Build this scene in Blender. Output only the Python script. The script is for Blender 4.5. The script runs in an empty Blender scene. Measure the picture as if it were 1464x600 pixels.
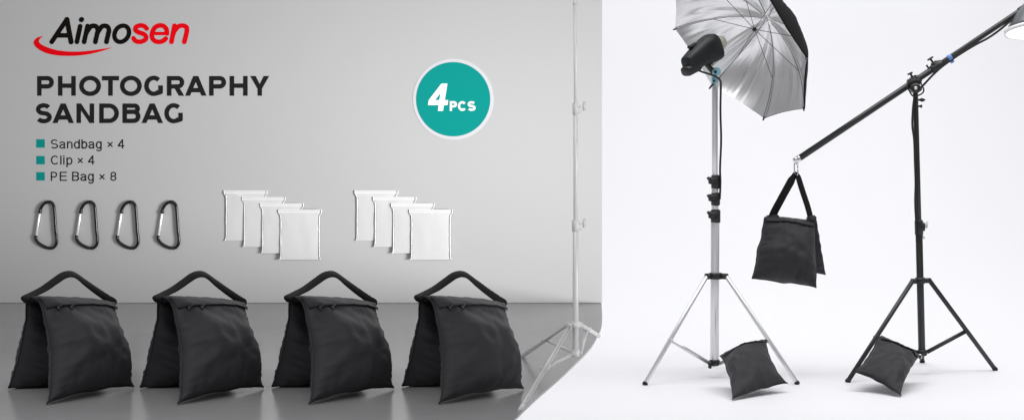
import bpy, bmesh, math, random
from mathutils import Vector, Matrix, noise
S = bpy.context.scene
COL = S.collection
F = 2400.0; CX = 732.0; HY = 200.0; EYE = 1.5          # lens in photo pixels, level camera, eye height
TABLE_Z = 0.87; WALL_Y = 6.49

def P(px, py, d):                                        # photo position at a known distance -> world point
    return Vector(((px-CX)/F*d, d, EYE-(py-HY)/F*d))
def tab(px, py):                                         # point standing on the table top
    return P(px, py, (EYE-TABLE_Z)*F/(py-HY))
def flo(px, py):                                         # point standing on the white floor
    return P(px, py, EYE*F/(py-HY))

# ---------------------------------------------------------------- materials
def mat(name, base, rough=.5, metal=0., var=0., vscale=8., bump=0., bscale=60., spec=.5, sheen=0., coat=0., weave=False, aniso=None, trans=0.):
    m = bpy.data.materials.new(name); m.use_nodes = True
    nt = m.node_tree; n = nt.nodes; L = nt.links; b = n['Principled BSDF']
    b.inputs['Base Color'].default_value = (*base, 1); b.inputs['Roughness'].default_value = rough
    b.inputs['Metallic'].default_value = metal; b.inputs['Specular IOR Level'].default_value = spec
    b.inputs['Sheen Weight'].default_value = sheen; b.inputs['Sheen Roughness'].default_value = .5
    b.inputs['Coat Weight'].default_value = coat
    tc = n.new('ShaderNodeTexCoord')
    if var:
        t = n.new('ShaderNodeTexNoise'); t.inputs['Scale'].default_value = vscale; t.inputs['Detail'].default_value = 5
        L.new(tc.outputs['Object'], t.inputs['Vector'])
        mx = n.new('ShaderNodeMix'); mx.data_type = 'RGBA'
        mx.inputs[6].default_value = (*[c*(1-var) for c in base], 1); mx.inputs[7].default_value = (*[min(1, c*(1+var)) for c in base], 1)
        L.new(t.outputs['Fac'], mx.inputs[0]); L.new(mx.outputs[2], b.inputs['Base Color'])
        mr = n.new('ShaderNodeMapRange'); mr.inputs[3].default_value = max(.02, rough-.08); mr.inputs[4].default_value = min(1, rough+.08)
        L.new(t.outputs['Fac'], mr.inputs[0]); L.new(mr.outputs[0], b.inputs['Roughness'])
    if bump:
        t2 = n.new('ShaderNodeTexNoise'); t2.inputs['Scale'].default_value = bscale; t2.inputs['Detail'].default_value = 6
        L.new(tc.outputs['Object'], t2.inputs['Vector'])
        bp = n.new('ShaderNodeBump'); bp.inputs['Strength'].default_value = bump; bp.inputs['Distance'].default_value = .01
        src = t2.outputs['Fac']
        if weave:
            w = n.new('ShaderNodeTexVoronoi'); w.inputs['Scale'].default_value = 380
            L.new(tc.outputs['Object'], w.inputs['Vector'])
            ad = n.new('ShaderNodeMath'); ad.operation = 'MULTIPLY_ADD'; ad.inputs[1].default_value = .35
            L.new(w.outputs['Distance'], ad.inputs[0]); L.new(src, ad.inputs[2]); src = ad.outputs[0]
        L.new(src, bp.inputs['Height']); L.new(bp.outputs[0], b.inputs['Normal'])
    if trans:
        tr = n.new('ShaderNodeBsdfTransparent'); ms = n.new('ShaderNodeMixShader'); ms.inputs[0].default_value = trans
        out = n['Material Output']
        L.new(b.outputs[0], ms.inputs[1]); L.new(tr.outputs[0], ms.inputs[2]); L.new(ms.outputs[0], out.inputs['Surface'])
    return m
def emit(name, col, strength):
    m = mat(name, col, .4); b = m.node_tree.nodes['Principled BSDF']
    b.inputs['Emission Color'].default_value = (*col, 1); b.inputs['Emission Strength'].default_value = strength
    return m
M = dict(
    wall=mat('grey_wall_paint', (.42, .42, .42), .75, var=.012, vscale=3, bump=.03, bscale=220, spec=.2),
    table=mat('grey_gloss_laminate', (.305, .305, .31), .2, var=.02, vscale=4, spec=.075),
    cabinet=mat('cabinet_white', (.75, .75, .76), .5, var=.02),
    cyc=mat('white_vinyl', (.86, .86, .885), .6, var=.012, vscale=1.2, bump=.02, bscale=40, spec=.25),
    cloth=mat('black_nylon', (.0275, .0262, .0305), .64, var=.16, vscale=9, bump=.22, bscale=34, spec=.28, sheen=.06, weave=True),
    flap=mat('black_nylon_flap', (.0265, .0253, .0293), .65, var=.14, vscale=14, bump=.12, bscale=50, spec=.28, sheen=.06, weave=True),
    web=mat('black_webbing', (.008, .008, .0085), .7, var=.15, vscale=40, bump=.25, bscale=260, spec=.2),
    blackmetal=mat('black_anodised', (.006, .006, .006), .2, 0, spec=.45), gate=mat('bright_aluminium', (.9, .9, .9), .3, .45),
    chrome=mat('polished_steel', (.82, .82, .82), .16, 1.),
    silver=mat('silver_tube', (.82, .82, .83), .28, .6),
    pale=mat('pale_silver_tube', (.74, .74, .745), .34, .10, var=.05, vscale=18, spec=.6, trans=.3),
    palefit=mat('pale_plastic', (.78, .78, .785), .3, .0, var=.05, vscale=30, spec=.6, trans=.25),
    stand=mat('black_stand_enamel', (.022, .024, .024), .34, .2, var=.1, vscale=25, spec=.6),
    plastic=mat('black_plastic', (.014, .015, .016), .42, var=.15, vscale=30, bump=.05, bscale=300),
    body=mat('flash_body', (.008, .011, .012), .5, var=.12, vscale=20, spec=.4),
    rubber=mat('black_rubber', (.012, .012, .012), .6),
    blue=mat('pale_blue_plastic', (.27, .56, .66), .4, var=.05, vscale=40),
    blueband=mat('blue_tape', (.13, .27, .62), .5, var=.05, vscale=60),
    glass=mat('frosted_flash_cap', (.62, .58, .48), .25, var=.15, vscale=60, trans=.25),
    film=mat('clear_polythene', (.69, .69, .69), .18, var=.015, vscale=18, bump=.10, bscale=22, spec=.6, trans=.2),
    filmedge=mat('polythene_fold', (.70, .70, .70), .3, spec=.5),
    zip=mat('polythene_zip', (.70, .70, .70), .3, spec=.5),
    lining=mat('silver_lining', (.90, .90, .905), .30, 1., var=.03, vscale=7),
    cover=mat('black_umbrella_cover', (.006, .006, .006), .8, var=.1, bump=.1, bscale=40, spec=.15),
    rib=mat('dark_steel_rib', (.10, .10, .10), .35, .7),
    dome=mat('grey_lamp_shade', (.13, .14, .15), .35, .3, var=.04, vscale=20),
    rim=mat('white_lamp_rim', (.82, .82, .83), .35),
    bulb=emit('lit_diffuser', (1, 1, .99), 1.6),
    ink=mat('charcoal_vinyl', (.014, .014, .0145), .8, spec=.06),
    logo_black=mat('black_vinyl', (.006, .004, .003), .8, spec=.06),
    red=mat('red_vinyl', (.68, .001, .006), .8, spec=.06),
    teal=mat('teal_vinyl', (.003, .238, .214), .8, spec=.06),
    white=mat('white_vinyl_letter', (.8, .8, .8), .5, spec=.3),
    ring=mat('pale_ring', (.53, .53, .555), .8, spec=.06),
)

# ---------------------------------------------------------------- object helpers
ORG = {}
def thing(name, label, cat, loc, group=None):
    o = bpy.data.objects.new(name, None); COL.objects.link(o)
    o.location = loc; o.empty_display_size = .05
    o['label'] = label; o['category'] = cat
    if group: o['group'] = group
    ORG[o.name] = Vector(loc); return o
def tag(o, label, cat, group=None):
    o['label'] = label; o['category'] = cat
    if group: o['group'] = group
def obj(name, bm, m, parent=None, loc=None, smooth=True, label=None):
    org = ORG[parent.name] if parent else Vector(loc or (0, 0, 0))
    for v in bm.verts: v.co -= org
    me = bpy.data.meshes.new(name); bmesh.ops.recalc_face_normals(bm, faces=bm.faces[:])
    bm.to_mesh(me); bm.free(); me.materials.append(m)
    if smooth:
        for p in me.polygons: p.use_smooth = True
    o = bpy.data.objects.new(name, me); COL.objects.link(o)
    if parent: o.parent = parent
    else: o.location = org
    if label: o['label'] = label
    ORG[o.name] = org; return o
def copy_tree(o, parent=None):
    c = o.copy(); COL.objects.link(c); c.parent = parent
    for ch in list(o.children): copy_tree(ch, c)
    return c
def structure(o): o['kind'] = 'structure'

# ---------------------------------------------------------------- shape helpers (all add to a bmesh, world coordinates)
def BM(): return bmesh.new()
def frame(d):
    d = d.normalized(); a = Vector((0, 0, 1)) if abs(d.z) < .9 else Vector((1, 0, 0))
    x = a.cross(d).normalized(); return x, d.cross(x).normalized(), d
def tube(bm, pts, r, seg=14, cap=True, closed=False):
    pts = [Vector(p) for p in pts]; n = len(pts)
    rr = r if isinstance(r, (list, tuple)) else [r]*n
    rings = []; x = None
    for i, p in enumerate(pts):
        if closed: d = pts[(i+1) % n]-pts[i-1]
        else: d = pts[min(i+1, n-1)]-pts[max(i-1, 0)]
        d.normalize()
        if x is None: x = frame(d)[0]
        x = (x-d*x.dot(d)).normalized(); y = d.cross(x)
        rings.append([bm.verts.new(p+(x*math.cos(2*math.pi*k/seg)+y*math.sin(2*math.pi*k/seg))*rr[i]) for k in range(seg)])
    for i in range(n if closed else n-1):
        a, b = rings[i], rings[(i+1) % n]
        for k in range(seg): bm.faces.new((a[k], a[(k+1) % seg], b[(k+1) % seg], b[k]))
    if cap and not closed:
        bm.faces.new(rings[0][::-1]); bm.faces.new(rings[-1])
    return bm
def rod(bm, a, b, r, seg=14, r2=None):
    a, b = Vector(a), Vector(b); r2 = r if r2 is None else r2; d = (b-a).normalized(); c = min(r, r2)*.25
    return tube(bm, [a, a+d*c, b-d*c, b], [r-c, r, r2, r2-c], seg)
def box(bm, c, x, y, z, bev=.0):
    c, x, y, z = map(Vector, (c, x, y, z)); vs = []
    for i in (-1, 1):
        for j in (-1, 1):
            for k in (-1, 1): vs.append(bm.verts.new(c+x*i+y*j+z*k))
    fs = [bm.faces.new([vs[q] for q in f]) for f in ((0, 1, 3, 2), (4, 6, 7, 5), (0, 4, 5, 1), (2, 3, 7, 6), (0, 2, 6, 4), (1, 5, 7, 3))]
    if bev:
        es = list({e for f in fs for e in f.edges})
        bmesh.ops.bevel(bm, geom=es, offset=bev, segments=2, affect='EDGES')
    return bm
def lathe(bm, c, axis, prof, seg=36):
    x, y, d = frame(Vector(axis)); rings = []
    for s, r in prof:
        rings.append([bm.verts.new(Vector(c)+d*s+(x*math.cos(2*math.pi*k/seg)+y*math.sin(2*math.pi*k/seg))*max(r, 1e-4)) for k in range(seg)])
    for a, b in zip(rings, rings[1:]):
        for k in range(seg): bm.faces.new((a[k], a[(k+1) % seg], b[(k+1) % seg], b[k]))
    bm.faces.new(rings[0][::-1]); bm.faces.new(rings[-1]); return bm
def cr(pts, n=8, closed=False):                          # Catmull-Rom through points (2-D or 3-D)
    pts = [Vector(p) for p in pts]; out = []; N = len(pts)
    for i in range(N if closed else N-1):
        g = (lambda j: pts[j % N]) if closed else (lambda j: pts[max(0, min(N-1, j))])
        p0, p1, p2, p3 = g(i-1), g(i), g(i+1), g(i+2)
        for k in range(n):
            t = k/n
            out.append(.5*((2*p1)+(p2-p0)*t+(2*p0-5*p1+4*p2-p3)*t*t+(3*p1-p0-3*p2+p3)*t**3))
    if not closed: out.append(pts[-1])
    return out
def ribbon(bm, pts, wid, w, th):
    """flat webbing: wid = width direction per point"""
    pts = [Vector(p) for p in pts]; n = len(pts); rings = []
    for i, p in enumerate(pts):
        d = (pts[min(i+1, n-1)]-pts[max(i-1, 0)]).normalized()
        x = Vector(wid[i] if isinstance(wid, list) else wid); x = (x-d*x.dot(d)).normalized(); y = d.cross(x)
        ww = w[i] if isinstance(w, list) else w
        rings.append([bm.verts.new(p+x*a*ww/2+y*b*th/2) for a, b in ((-1, -.3), (-.96, -1), (.96, -1), (1, -.3), (1, .3), (.96, 1), (-.96, 1), (-1, .3))])
    for a, b in zip(rings, rings[1:]):
        for k in range(8): bm.faces.new((a[k], a[(k+1) % 8], b[(k+1) % 8], b[k]))
    bm.faces.new(rings[0][::-1]); bm.faces.new(rings[-1]); return bm

def shell(bm, th):
    bmesh.ops.recalc_face_normals(bm, faces=bm.faces[:]); bm.normal_update()
    bmesh.ops.solidify(bm, geom=bm.faces[:], thickness=th)

def pillow_fn(C, thf, thb, sag, seed, wr=.006, fillv=.56, wob=1.):
    TL, TR, BR, BL = map(Vector, C)
    n = (BL-TL).cross(TR-TL).normalized(); off = Vector((seed*13.7, seed*5.1, seed*2.3))
    sx = (TR-TL).length
    def f(u, v, side):
        su, sv = math.sin(math.pi*u), math.sin(math.pi*v)
        s = sag if not isinstance(sag, dict) else None
        sl, sr, st, sb = (s, s, s, s) if s is not None else (sag['l'], sag['r'], sag['t'], sag['b'])
        # seam edges pulled inwards between the corners, with small gathers
        gl = wob*.012*noise.noise(Vector((v*7, 3, 0))+off); gr = wob*.012*noise.noise(Vector((v*7, 9, 0))+off)
        gt = wob*.008*noise.noise(Vector((u*7, 5, 0))+off); gb = wob*.014*noise.noise(Vector((u*6, 7, 0))+off)
        pv, pu = max(0, sv)**.6, max(0, su)**.6
        pl = max(0, math.sin(math.pi*v**(sag.get('lk', 1.) if isinstance(sag, dict) else 1.)))**.6
        uu = u+(1-u)*(sl+gl)*pl-u*(sr+gr)*pv
        vv = v+(1-v)*(st+gt)*pu-v*(sb+gb)*pu
        p = TL*(1-uu)*(1-vv)+TR*uu*(1-vv)+BR*uu*vv+BL*(1-uu)*vv
        # filling settles low
        vs = v**(math.log(.5)/math.log(fillv)); h = (max(0, su)**.5)*(max(0, math.sin(math.pi*vs))**.5)
        e = min(u, 1-u, v, 1-v); edge = math.exp(-e*9)*min(1, e*22)
        q = Vector((u*sx*20, v*sx*20, side*4.0))+off
        fold = noise.noise(Vector((u*30, v*2.2, side*3))+off)*math.exp(-min(v, 1-v)*10)+noise.noise(Vector((u*2.2, v*30, side*3))+off)*math.exp(-min(u, 1-u)*10)
        w = wr*(noise.noise(q*.55)*1.2+.55*noise.noise(q*1.3))*min(1, e*7)+wr*.9*fold*min(1, e*18)
        diag = abs(u-v) if side > 0 else abs(1-u-v)
        th = thf if side > 0 else thb
        return p+n*side*(h*th+w)
    return f, n
def pillow(bm, C, thf, thb, sag, seed, N=44, wr=.006, fillv=.56, wob=1.):
    f, n = pillow_fn(C, thf, thb, sag, seed, wr, fillv, wob); G = {}
    for side in (1, -1):
        for i in range(N+1):
            for j in range(N+1):
                b = i in (0, N) or j in (0, N)
                if b and side < 0: G[side, i, j] = G[1, i, j]
                else: G[side, i, j] = bm.verts.new(f(i/N, j/N, side))
    for side in (1, -1):
        for i in range(N):
            for j in range(N):
                q = [G[side, i, j], G[side, i+1, j], G[side, i+1, j+1], G[side, i, j+1]]
                bm.faces.new(q if side < 0 else q[::-1])
    return f, n
def seam(bm, f, edges, r, N=40):
    for e in edges:
        pts = [f(*{'t': (k/N, 0), 'b': (k/N, 1), 'l': (0, k/N), 'r': (1, k/N)}[e], 1) for k in range(N+1)]
        tube(bm, pts, r, 6)

# ---------------------------------------------------------------- lettering: strokes in photo pixels laid on the wall
class Ink:
    def __init__(s, d0): s.bm = BM(); s.d0 = d0; s.k = 0
    def poly(s, faces_pts):
        """one flat piece of vinyl (list of polygons sharing points), with its own small thickness"""
        pts, faces = faces_pts; d = s.d0-.0008-.00007*(s.k % 12); s.k += 1
        a = [s.bm.verts.new(P(x, y, d)) for x, y in pts]; b = [s.bm.verts.new(P(x, y, s.d0-.0001)) for x, y in pts]
        cnt = {}
        for f in faces:
            s.bm.faces.new([a[i] for i in f]); s.bm.faces.new([b[i] for i in f][::-1])
            for i, j in zip(f, f[1:]+f[:1]): cnt[frozenset((i, j))] = cnt.get(frozenset((i, j)), 0)+1
        for f in faces:
            for i, j in zip(f, f[1:]+f[:1]):
                if cnt[frozenset((i, j))] == 1: s.bm.faces.new((a[j], a[i], b[i], b[j]))
    def shape(s, pts): s.poly(([tuple(p) for p in pts], [list(range(len(pts)))]))
    def stroke(s, pts, w, cap='butt', closed=False):
        pts = [Vector((p[0], p[1])) for p in pts]; q = [pts[0]]
        for p in pts[1:]:
            if (p-q[-1]).length > 1e-3: q.append(p)
        if closed and (q[0]-q[-1]).length < 1e-3: q.pop()
        n = len(q); Lf, Rt = [], []
        for i in range(n):
            d1 = (q[i]-q[i-1]) if (i or closed) else (q[1]-q[0]); d2 = (q[(i+1) % n]-q[i]) if (i < n-1 or closed) else (q[-1]-q[-2])
            d1, d2 = d1.normalized(), d2.normalized(); n1, n2 = Vector((-d1.y, d1.x)), Vector((-d2.y, d2.x))
            m = n1+n2; m = m/max(.35, m.dot(m)/2) if m.length > 1e-4 else n1
            Lf.append(q[i]+m*w/2); Rt.append(q[i]-m*w/2)
        V = Lf+Rt; faces = []
        for i in range(n if closed else n-1):
            j = (i+1) % n; faces.append([i, j, n+j, n+i])
        if cap == 'round' and not closed:
            for e, dirn in ((0, q[0]-q[1]), (n-1, q[-1]-q[-2])):
                dirn = dirn.normalized(); nn = Vector((-dirn.y, dirn.x)); ids = []
                for k in range(1, 9):
                    a = math.pi*k/9; V.append(q[e]+(nn*math.cos(a)+dirn*math.sin(a))*w/2); ids.append(len(V)-1)
                first, last = ((n+e, e) if e == 0 else (e, n+e))
                faces.append([first]+ids+[last])
        s.poly(([tuple(v) for v in V], faces))
def arc(cx, cy, rx, ry, a0, a1, n=18):
    return [(cx+rx*math.cos(math.radians(a0+(a1-a0)*k/n)), cy+ry*math.sin(math.radians(a0+(a1-a0)*k/n))) for k in range(n+1)]

def glyph(ink, ch, x0, x1, yb, H, s, xh=None, shear=0.):
    """sans letter in the box x0..x1 on baseline yb; y up inside"""
    W = x1-x0; t = s/2; xh = xh or H*.74
    def T(pts): return [(x0+x+shear*y, yb-y) for x, y in pts]
    def st(pts, closed=False): ink.stroke(T(pts), s, 'butt', closed)
    def pg(pts): ink.shape(T(pts))
    d = s*1.12
    if ch in 'PRB':
        st([(t, 0), (t, H)])
        r = ((.64 if ch != 'B' else .54)*H-s)/2
        st([(s*.9, H-t), (W-t-r-(.03*W if ch == 'B' else 0), H-t)]+arc(W-t-r-(.03*W if ch == 'B' else 0), H-t-r, r, r, 90, -90)+[(s*.9, H-t-2*r)])
        if ch == 'R': pg([(W*.42, .40*H), (W*.42+d*1.05, .40*H), (W, 0), (W-d*1.1, 0)])
        if ch == 'B':
            r2 = (H-s-2*r)/2; st([(s*.9, t+2*r2), (W-t-r2, t+2*r2)]+arc(W-t-r2, t+r2, r2, r2, 90, -90)+[(s*.9, t)])
    elif ch == 'H': st([(t, 0), (t, H)]); st([(W-t, 0), (W-t, H)]); st([(s*.9, H*.51), (W-s*.9, H*.51)])
    elif ch == 'O': st(arc(W/2, H/2, W/2-t, H/2-t, 0, 360, 48)[:-1], True)
    elif ch == 'T': st([(0, H-t), (W, H-t)]); st([(W/2, 0), (W/2, H-s*.9)])
    elif ch == 'G': st(arc(W/2+.02*W, H/2, W/2-t, H/2-t, 48, 316, 40)); pg([(W-s, H*.525), (W, H*.525), (W, H*.135), (W-s*.55, H*.075), (W-s*1.3, H*.03), (W-s*1.5, H*.16), (W-s, H*.25)])
    elif ch == 'C': st(arc(W/2+.02*W, H/2, W/2-t, H/2-t, 42, 318, 40))
    elif ch == 'A':
        pg([(0, 0), (d, 0), (W/2+d*.5, H), (W/2-d*.5, H)]); pg([(W, 0), (W-d, 0), (W/2-d*.5, H), (W/2+d*.5, H)])
        st([(W*.2, H*.285), (W*.8, H*.285)])
    elif ch == 'Y':
        pg([(0, H), (d*1.08, H), (W/2+t, H*.36), (W/2-t, H*.36)]); pg([(W, H), (W-d*1.08, H), (W/2-t, H*.36), (W/2+t, H*.36)]); st([(W/2, 0), (W/2, H*.4)])
    elif ch == 'N': st([(t, 0), (t, H)]); st([(W-t, 0), (W-t, H)]); pg([(0, H), (s*1.02, H), (W, 0), (W-s*1.02, 0)])
    elif ch == 'D':
        st([(t, 0), (t, H)]); ry = H/2-t; rx = min(ry, W*.6); st([(s*.9, H-t), (W-t-rx, H-t)]+arc(W-t-rx, H/2, rx, ry, 90, -90, 30)+[(s*.9, t)])
    elif ch == 'S':
        r = (H-s)/4; st(arc(W/2, H-t-r, (W/2-t)*.94, r, 30, 250, 26)+[(W*.52, H*.5)]+arc(W/2, t+r, W/2-t, r, 72, -152, 26))
    elif ch == 'E':
        st([(t, 0), (t, H)])
        for y, k in ((t, 1), (H*.52, .93), (H-t, .98)): st([(s*.9, y), (W*k, y)])
    elif ch == '8': st(arc(W/2, H-t-.22*H, W/2-t-.04*W, .22*H, 0, 360, 30)[:-1], True); st(arc(W/2, t+.26*H-t*.5, W/2-t, .26*H-t*.5, 0, 360, 30)[:-1], True)
    elif ch == '4': st([(W*.72, 0), (W*.72, H)]); st([(0, H*.29), (W, H*.29)]); pg([(0, H*.24), (0, H*.24+s), (W*.72-t, H), (W*.72+t*.3, H), (W*.72+t*.3, H-s*.8), (s*.95, H*.25)])
    elif ch == 'x': a = xh/2+.06*H; h = W/2-t*.7; st([(W/2-h, a-h), (W/2+h, a+h)]); st([(W/2-h, a+h), (W/2+h, a-h)])
    elif ch == 'a':
        rx = W/2-t*1.3; st([(t*1.4, xh*.72)]+arc(W*.48, xh*.70, rx, xh*.30-t, 160, 0)+[(W-t*1.6, xh*.2), (W-t*.9, 0)])
        st([(W-s*.9, xh*.57), (W*.42, xh*.54)]+arc(W*.42, xh*.29, W*.42-t, xh*.29-t*.9, 95, 285)+[(W*.68, xh*.13), (W-s*.8, xh*.3)])
    elif ch == 'n': st([(t, 0), (t, xh)]); st([(s*.9, xh*.58)]+arc(W/2, xh*.60, W/2-t, xh*.40-t, 165, 0)+[(W-t, 0)])
    elif ch == 'd': st([(W-t, 0), (W-t, H)]); st(arc(W/2, xh/2, W/2-t, xh/2-t*.7, 0, 360, 30)[:-1], True)
    elif ch in 'bp':
        st([(t, 0), (t, H)] if ch == 'b' else [(t, -.28*H), (t, xh)]); st(arc(W/2, xh/2, W/2-t, xh/2-t*.7, 0, 360, 30)[:-1], True)
    elif ch == 'g':
        st(arc(W/2, xh/2, W/2-t, xh/2-t*.7, 0, 360, 30)[:-1], True); st([(W-t, xh), (W-t, -.06*H)]+arc(W/2, -.06*H, W/2-t, .24*H-t, 0, -160))
    elif ch == 'l': st([(W/2, 0), (W/2, H)])
    elif ch == 'i': st([(W/2, 0), (W/2, xh)]); st([(W/2, H-s*1.2), (W/2, H)])

# ================================================================ THE SETTING
def build_setting():
    # white sweep: floor rolling up into the back wall, one sheet
    bm = BM(); prof = [(-2, 0), (2, 0), (5, 0), (8, 0), (10, 0), (12.0, 0)]
    for k in range(1, 17):
        a = math.pi/2*k/16; prof.append((12.0+2.6*math.sin(a), 2.6*(1-math.cos(a))))
    prof.append((14.6, 7.0)); xs = [-7+14*k/14 for k in range(15)]
    g = [[bm.verts.new((x, y, z)) for x in xs] for y, z in prof]
    for a, b in zip(g, g[1:]):
        for k in range(14): bm.faces.new((a[k], a[k+1], b[k+1], b[k]))
    o = obj('floor', bm, M['cyc']); structure(o)
build_setting()

def build_wall():
    bm = BM(); xr = (861-CX)/F*WALL_Y
    box(bm, ((xr-3.2)/2, WALL_Y+.02, TABLE_Z+.0008+.9), ((xr+3.2)/2, 0, 0), (0, .02, 0), (0, 0, .9), .002)
    o = obj('display_wall', bm, M['wall'], loc=((xr-3.2)/2, WALL_Y, TABLE_Z), smooth=False)
    tag(o, 'plain grey display wall rising behind the grey table, carrying the lettering', 'wall')
build_wall()

def build_table():
    org = Vector((-1.2, 5.0, 0)); t = thing('display_table', 'low glossy grey table with rounded corner, carrying the row of sandbags', 'table', org)
    edge = [(861, 433.0), (861, 450), (860.5, 462), (859, 470), (856, 476), (850.5, 487), (844, 496.5), (834.5, 507), (822, 519), (798, 541.5), (765, 570), (735, 599), (722, 612), (700, 634), (670, 664)]
    e2 = [tab(*p) for p in edge]; e2[0].y = WALL_Y+.04; e2[0].x = (861-CX)/F*WALL_Y-.001
    pts = [Vector((-3.2, WALL_Y+.04, TABLE_Z))]+[e2[0]]+cr(e2[1:], 6)+[Vector((-3.2, e2[-1].y, TABLE_Z))]
    bm = BM(); a = [bm.verts.new(p) for p in pts]; b = [bm.verts.new(p-Vector((0, 0, .005))) for p in pts]
    bm.faces.new(a); bm.faces.new(b[::-1]); n = len(a)
    for i in range(n): bm.faces.new((a[i], b[i], b[(i+1) % n], a[(i+1) % n]))
    obj('tabletop', bm, M['table'], t, smooth=False)
    bm = BM(); box(bm, (-1.75, 5.0, (TABLE_Z-.006)/2), (1.35, 0, 0), (0, 1.3, 0), (0, 0, (TABLE_Z-.006)/2), .004)
    obj('cabinet', bm, M['cabinet'], t, smooth=False)
build_table()

# ================================================================ LETTERING ON THE WALL
D0 = WALL_Y
def build_lettering():
    Z = lambda p: (40+p[0]/6.1, 15+p[1]/6.1)
    t = thing('logo_sign', 'black and red italic logo lettering above a red swoosh, high on the grey wall', 'logo', P(160, 60, D0))
    ink = Ink(D0); w = 41/6.1
    def z(pts, ww=w, sm=False, closed=False, k=ink):
        q = [Vector(Z(p)) for p in pts]
        k.stroke(cr(q, 6, closed) if sm else q, ww, 'round', closed)
    z([(207, 276), (340, 80)]); z([(340, 80), (376, 276)], 44/6.1); z([(250, 219), (360, 219)])
    z([(456, 139), (427, 276)]); z([(465, 84), (469, 80)], 43/6.1)
    def arch(x, y, dx): return [(x, y), (x+12, y-25), (x+42, 143), (x+72, 136), (x+dx-20, 145), (x+dx-8, 172), (x+dx-14, 205), (x+dx-30, 276)]
    z([(521, 138), (490, 276)]); z(arch(506, 208, 112), sm=True); z(arch(603, 208, 112), sm=True)
    z([(818+63*math.cos(a)-.18*72*math.sin(a), 205+71*math.sin(a)) for a in [2*math.pi*k/28 for k in range(28)]], 38/6.1, closed=True)
    obj('black_lettering', ink.bm, M['logo_black'], t, smooth=False)
    ink = Ink(D0)
    z([(1036, 160), (1012, 138), (978, 133), (944, 146), (938, 172), (965, 192), (1005, 206), (1030, 228), (1022, 258), (980, 275), (940, 268), (921, 245)], sm=True, k=ink)
    z([(1090, 203), (1212, 203)], 30/6.1, k=ink)
    z([(1212, 203), (1208, 165), (1182, 138), (1145, 133), (1108, 152), (1084, 196), (1084, 240), (1108, 268), (1145, 276), (1180, 266), (1203, 247)], sm=True, k=ink)
    z([(1279, 135), (1252, 276)], k=ink)
    z([(1267, 208), (1280, 178), (1312, 143), (1350, 134), (1382, 147), (1387, 175), (1381, 208), (1364, 276)], sm=True, k=ink)
    obj('red_lettering', ink.bm, M['red'], t, smooth=False)
    ink = Ink(D0)
    outer = cr([(130, 226), (78, 240), (49, 280), (75, 325), (150, 370), (260, 394), (400, 397), (520, 385), (640, 357), (735, 324)], 6)
    inner = cr([(735, 324), (640, 338), (520, 354), (400, 360), (280, 352), (180, 326), (110, 292), (97, 262), (130, 226)], 6)
    n = 55; ou = [Vector(Z(outer[round(i*(len(outer)-1)/n)])) for i in range(n+1)]; inn = inner[::-1]; iu = [Vector(Z(inn[round(i*(len(inn)-1)/n)])) for i in range(n+1)]
    V = [tuple(p) for p in ou]+[tuple(p) for p in iu]; ink.poly((V, [[i, i+1, n+2+i, n+1+i] for i in range(n)]))
    obj('swoosh', ink.bm, M['red'], t, smooth=False)

    t = thing('heading_sign', 'two line heading in bold charcoal capitals below the logo', 'lettering', P(215, 143, D0))
    ZX = lambda v: 45+v/4.183
    for yb, H, row in ((100+155/4.183, 118/4.183, (('P', 34, 134), ('H', 159, 265), ('O', 286, 416), ('T', 422, 524), ('O', 530, 660), ('G', 673, 786), ('R', 811, 914), ('A', 919, 1047), ('P', 1063, 1164), ('H', 1186, 1293), ('Y', 1309, 1422))),
                       (100+318/4.183, 117/4.183, (('S', 25, 122), ('A', 126, 254), ('N', 270, 375), ('D', 406, 523), ('B', 545, 652), ('A', 658, 787), ('G', 793, 905)))):
        ink = Ink(D0)
        for ch, a, b in row:
            o = .7 if ch in 'OGS' else 0
            glyph(ink, ch, ZX(a), ZX(b), yb+o*.6, H+o*1.2, 26.5/4.183)
        obj('word', ink.bm, M['ink'], t, smooth=False)
    Z7 = lambda v: 45+v/7.5
    rows = ((168, 68, 'uppermost list line, reading Sandbag × 4, with its teal square', (('S', 207, 286), ('a', 300, 364), ('n', 382, 441), ('d', 456, 520), ('b', 537, 600), ('a', 612, 676), ('g', 692, 754), ('x', 815, 873), ('4', 927, 996))),
            (340, 247, 'middle list line, reading Clip × 4, with its teal square', (('C', 207, 294), ('l', 310, 322), ('i', 342, 354), ('p', 376, 440), ('x', 495, 553), ('4', 608, 677))),
            (514, 420, 'lowest list line, reading PE Bag × 8, with its teal square', (('P', 208, 276), ('E', 305, 381), ('B', 437, 511), ('a', 527, 591), ('g', 606, 669), ('x', 728, 787), ('8', 846, 911))))
    for yb, ys, lab, row in rows:
        y = 190+yb/7.5
        t = thing('list_line', lab, 'lettering', P(58, y, D0), 'list lines below the heading')
        ink = Ink(D0); a, b = Z7(52), Z7(143); u, v = 190+ys/7.5, 190+(ys+90)/7.5
        ink.shape([(a, u), (b, u), (b, v), (a, v)]); obj('bullet', ink.bm, M['teal'], t, smooth=False)
        for nm, part in (('word', [q for q in row if q[0] not in 'x48']), ('times_sign', [q for q in row if q[0] == 'x']), ('numeral', [q for q in row if q[0] in '48'])):
            ink = Ink(D0)
            for ch, a, b in part: glyph(ink, ch, Z7(a), Z7(b), y, 98/7.5, 1.7, xh=76/7.5)
            obj(nm, ink.bm, M['ink'], t, smooth=False)

    c = P(648, 142, D0); k = D0/F
    t = thing('round_badge', 'round teal badge with a pale ring, reading 4PCS', 'badge', c)
    bm = BM(); lathe(bm, c, (0, -1, 0), [(0, 57.7*k), (.0008, 57.7*k), (.001, 57.5*k)], 96); obj('ring', bm, M['ring'], t, smooth=False)
    bm = BM(); lathe(bm, c+Vector((0, -.001, 0)), (0, -1, 0), [(0.0002, 53*k), (.0006, 53*k), (.0008, 52.9*k)], 96); obj('disc', bm, M['teal'], t, smooth=False)
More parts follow.
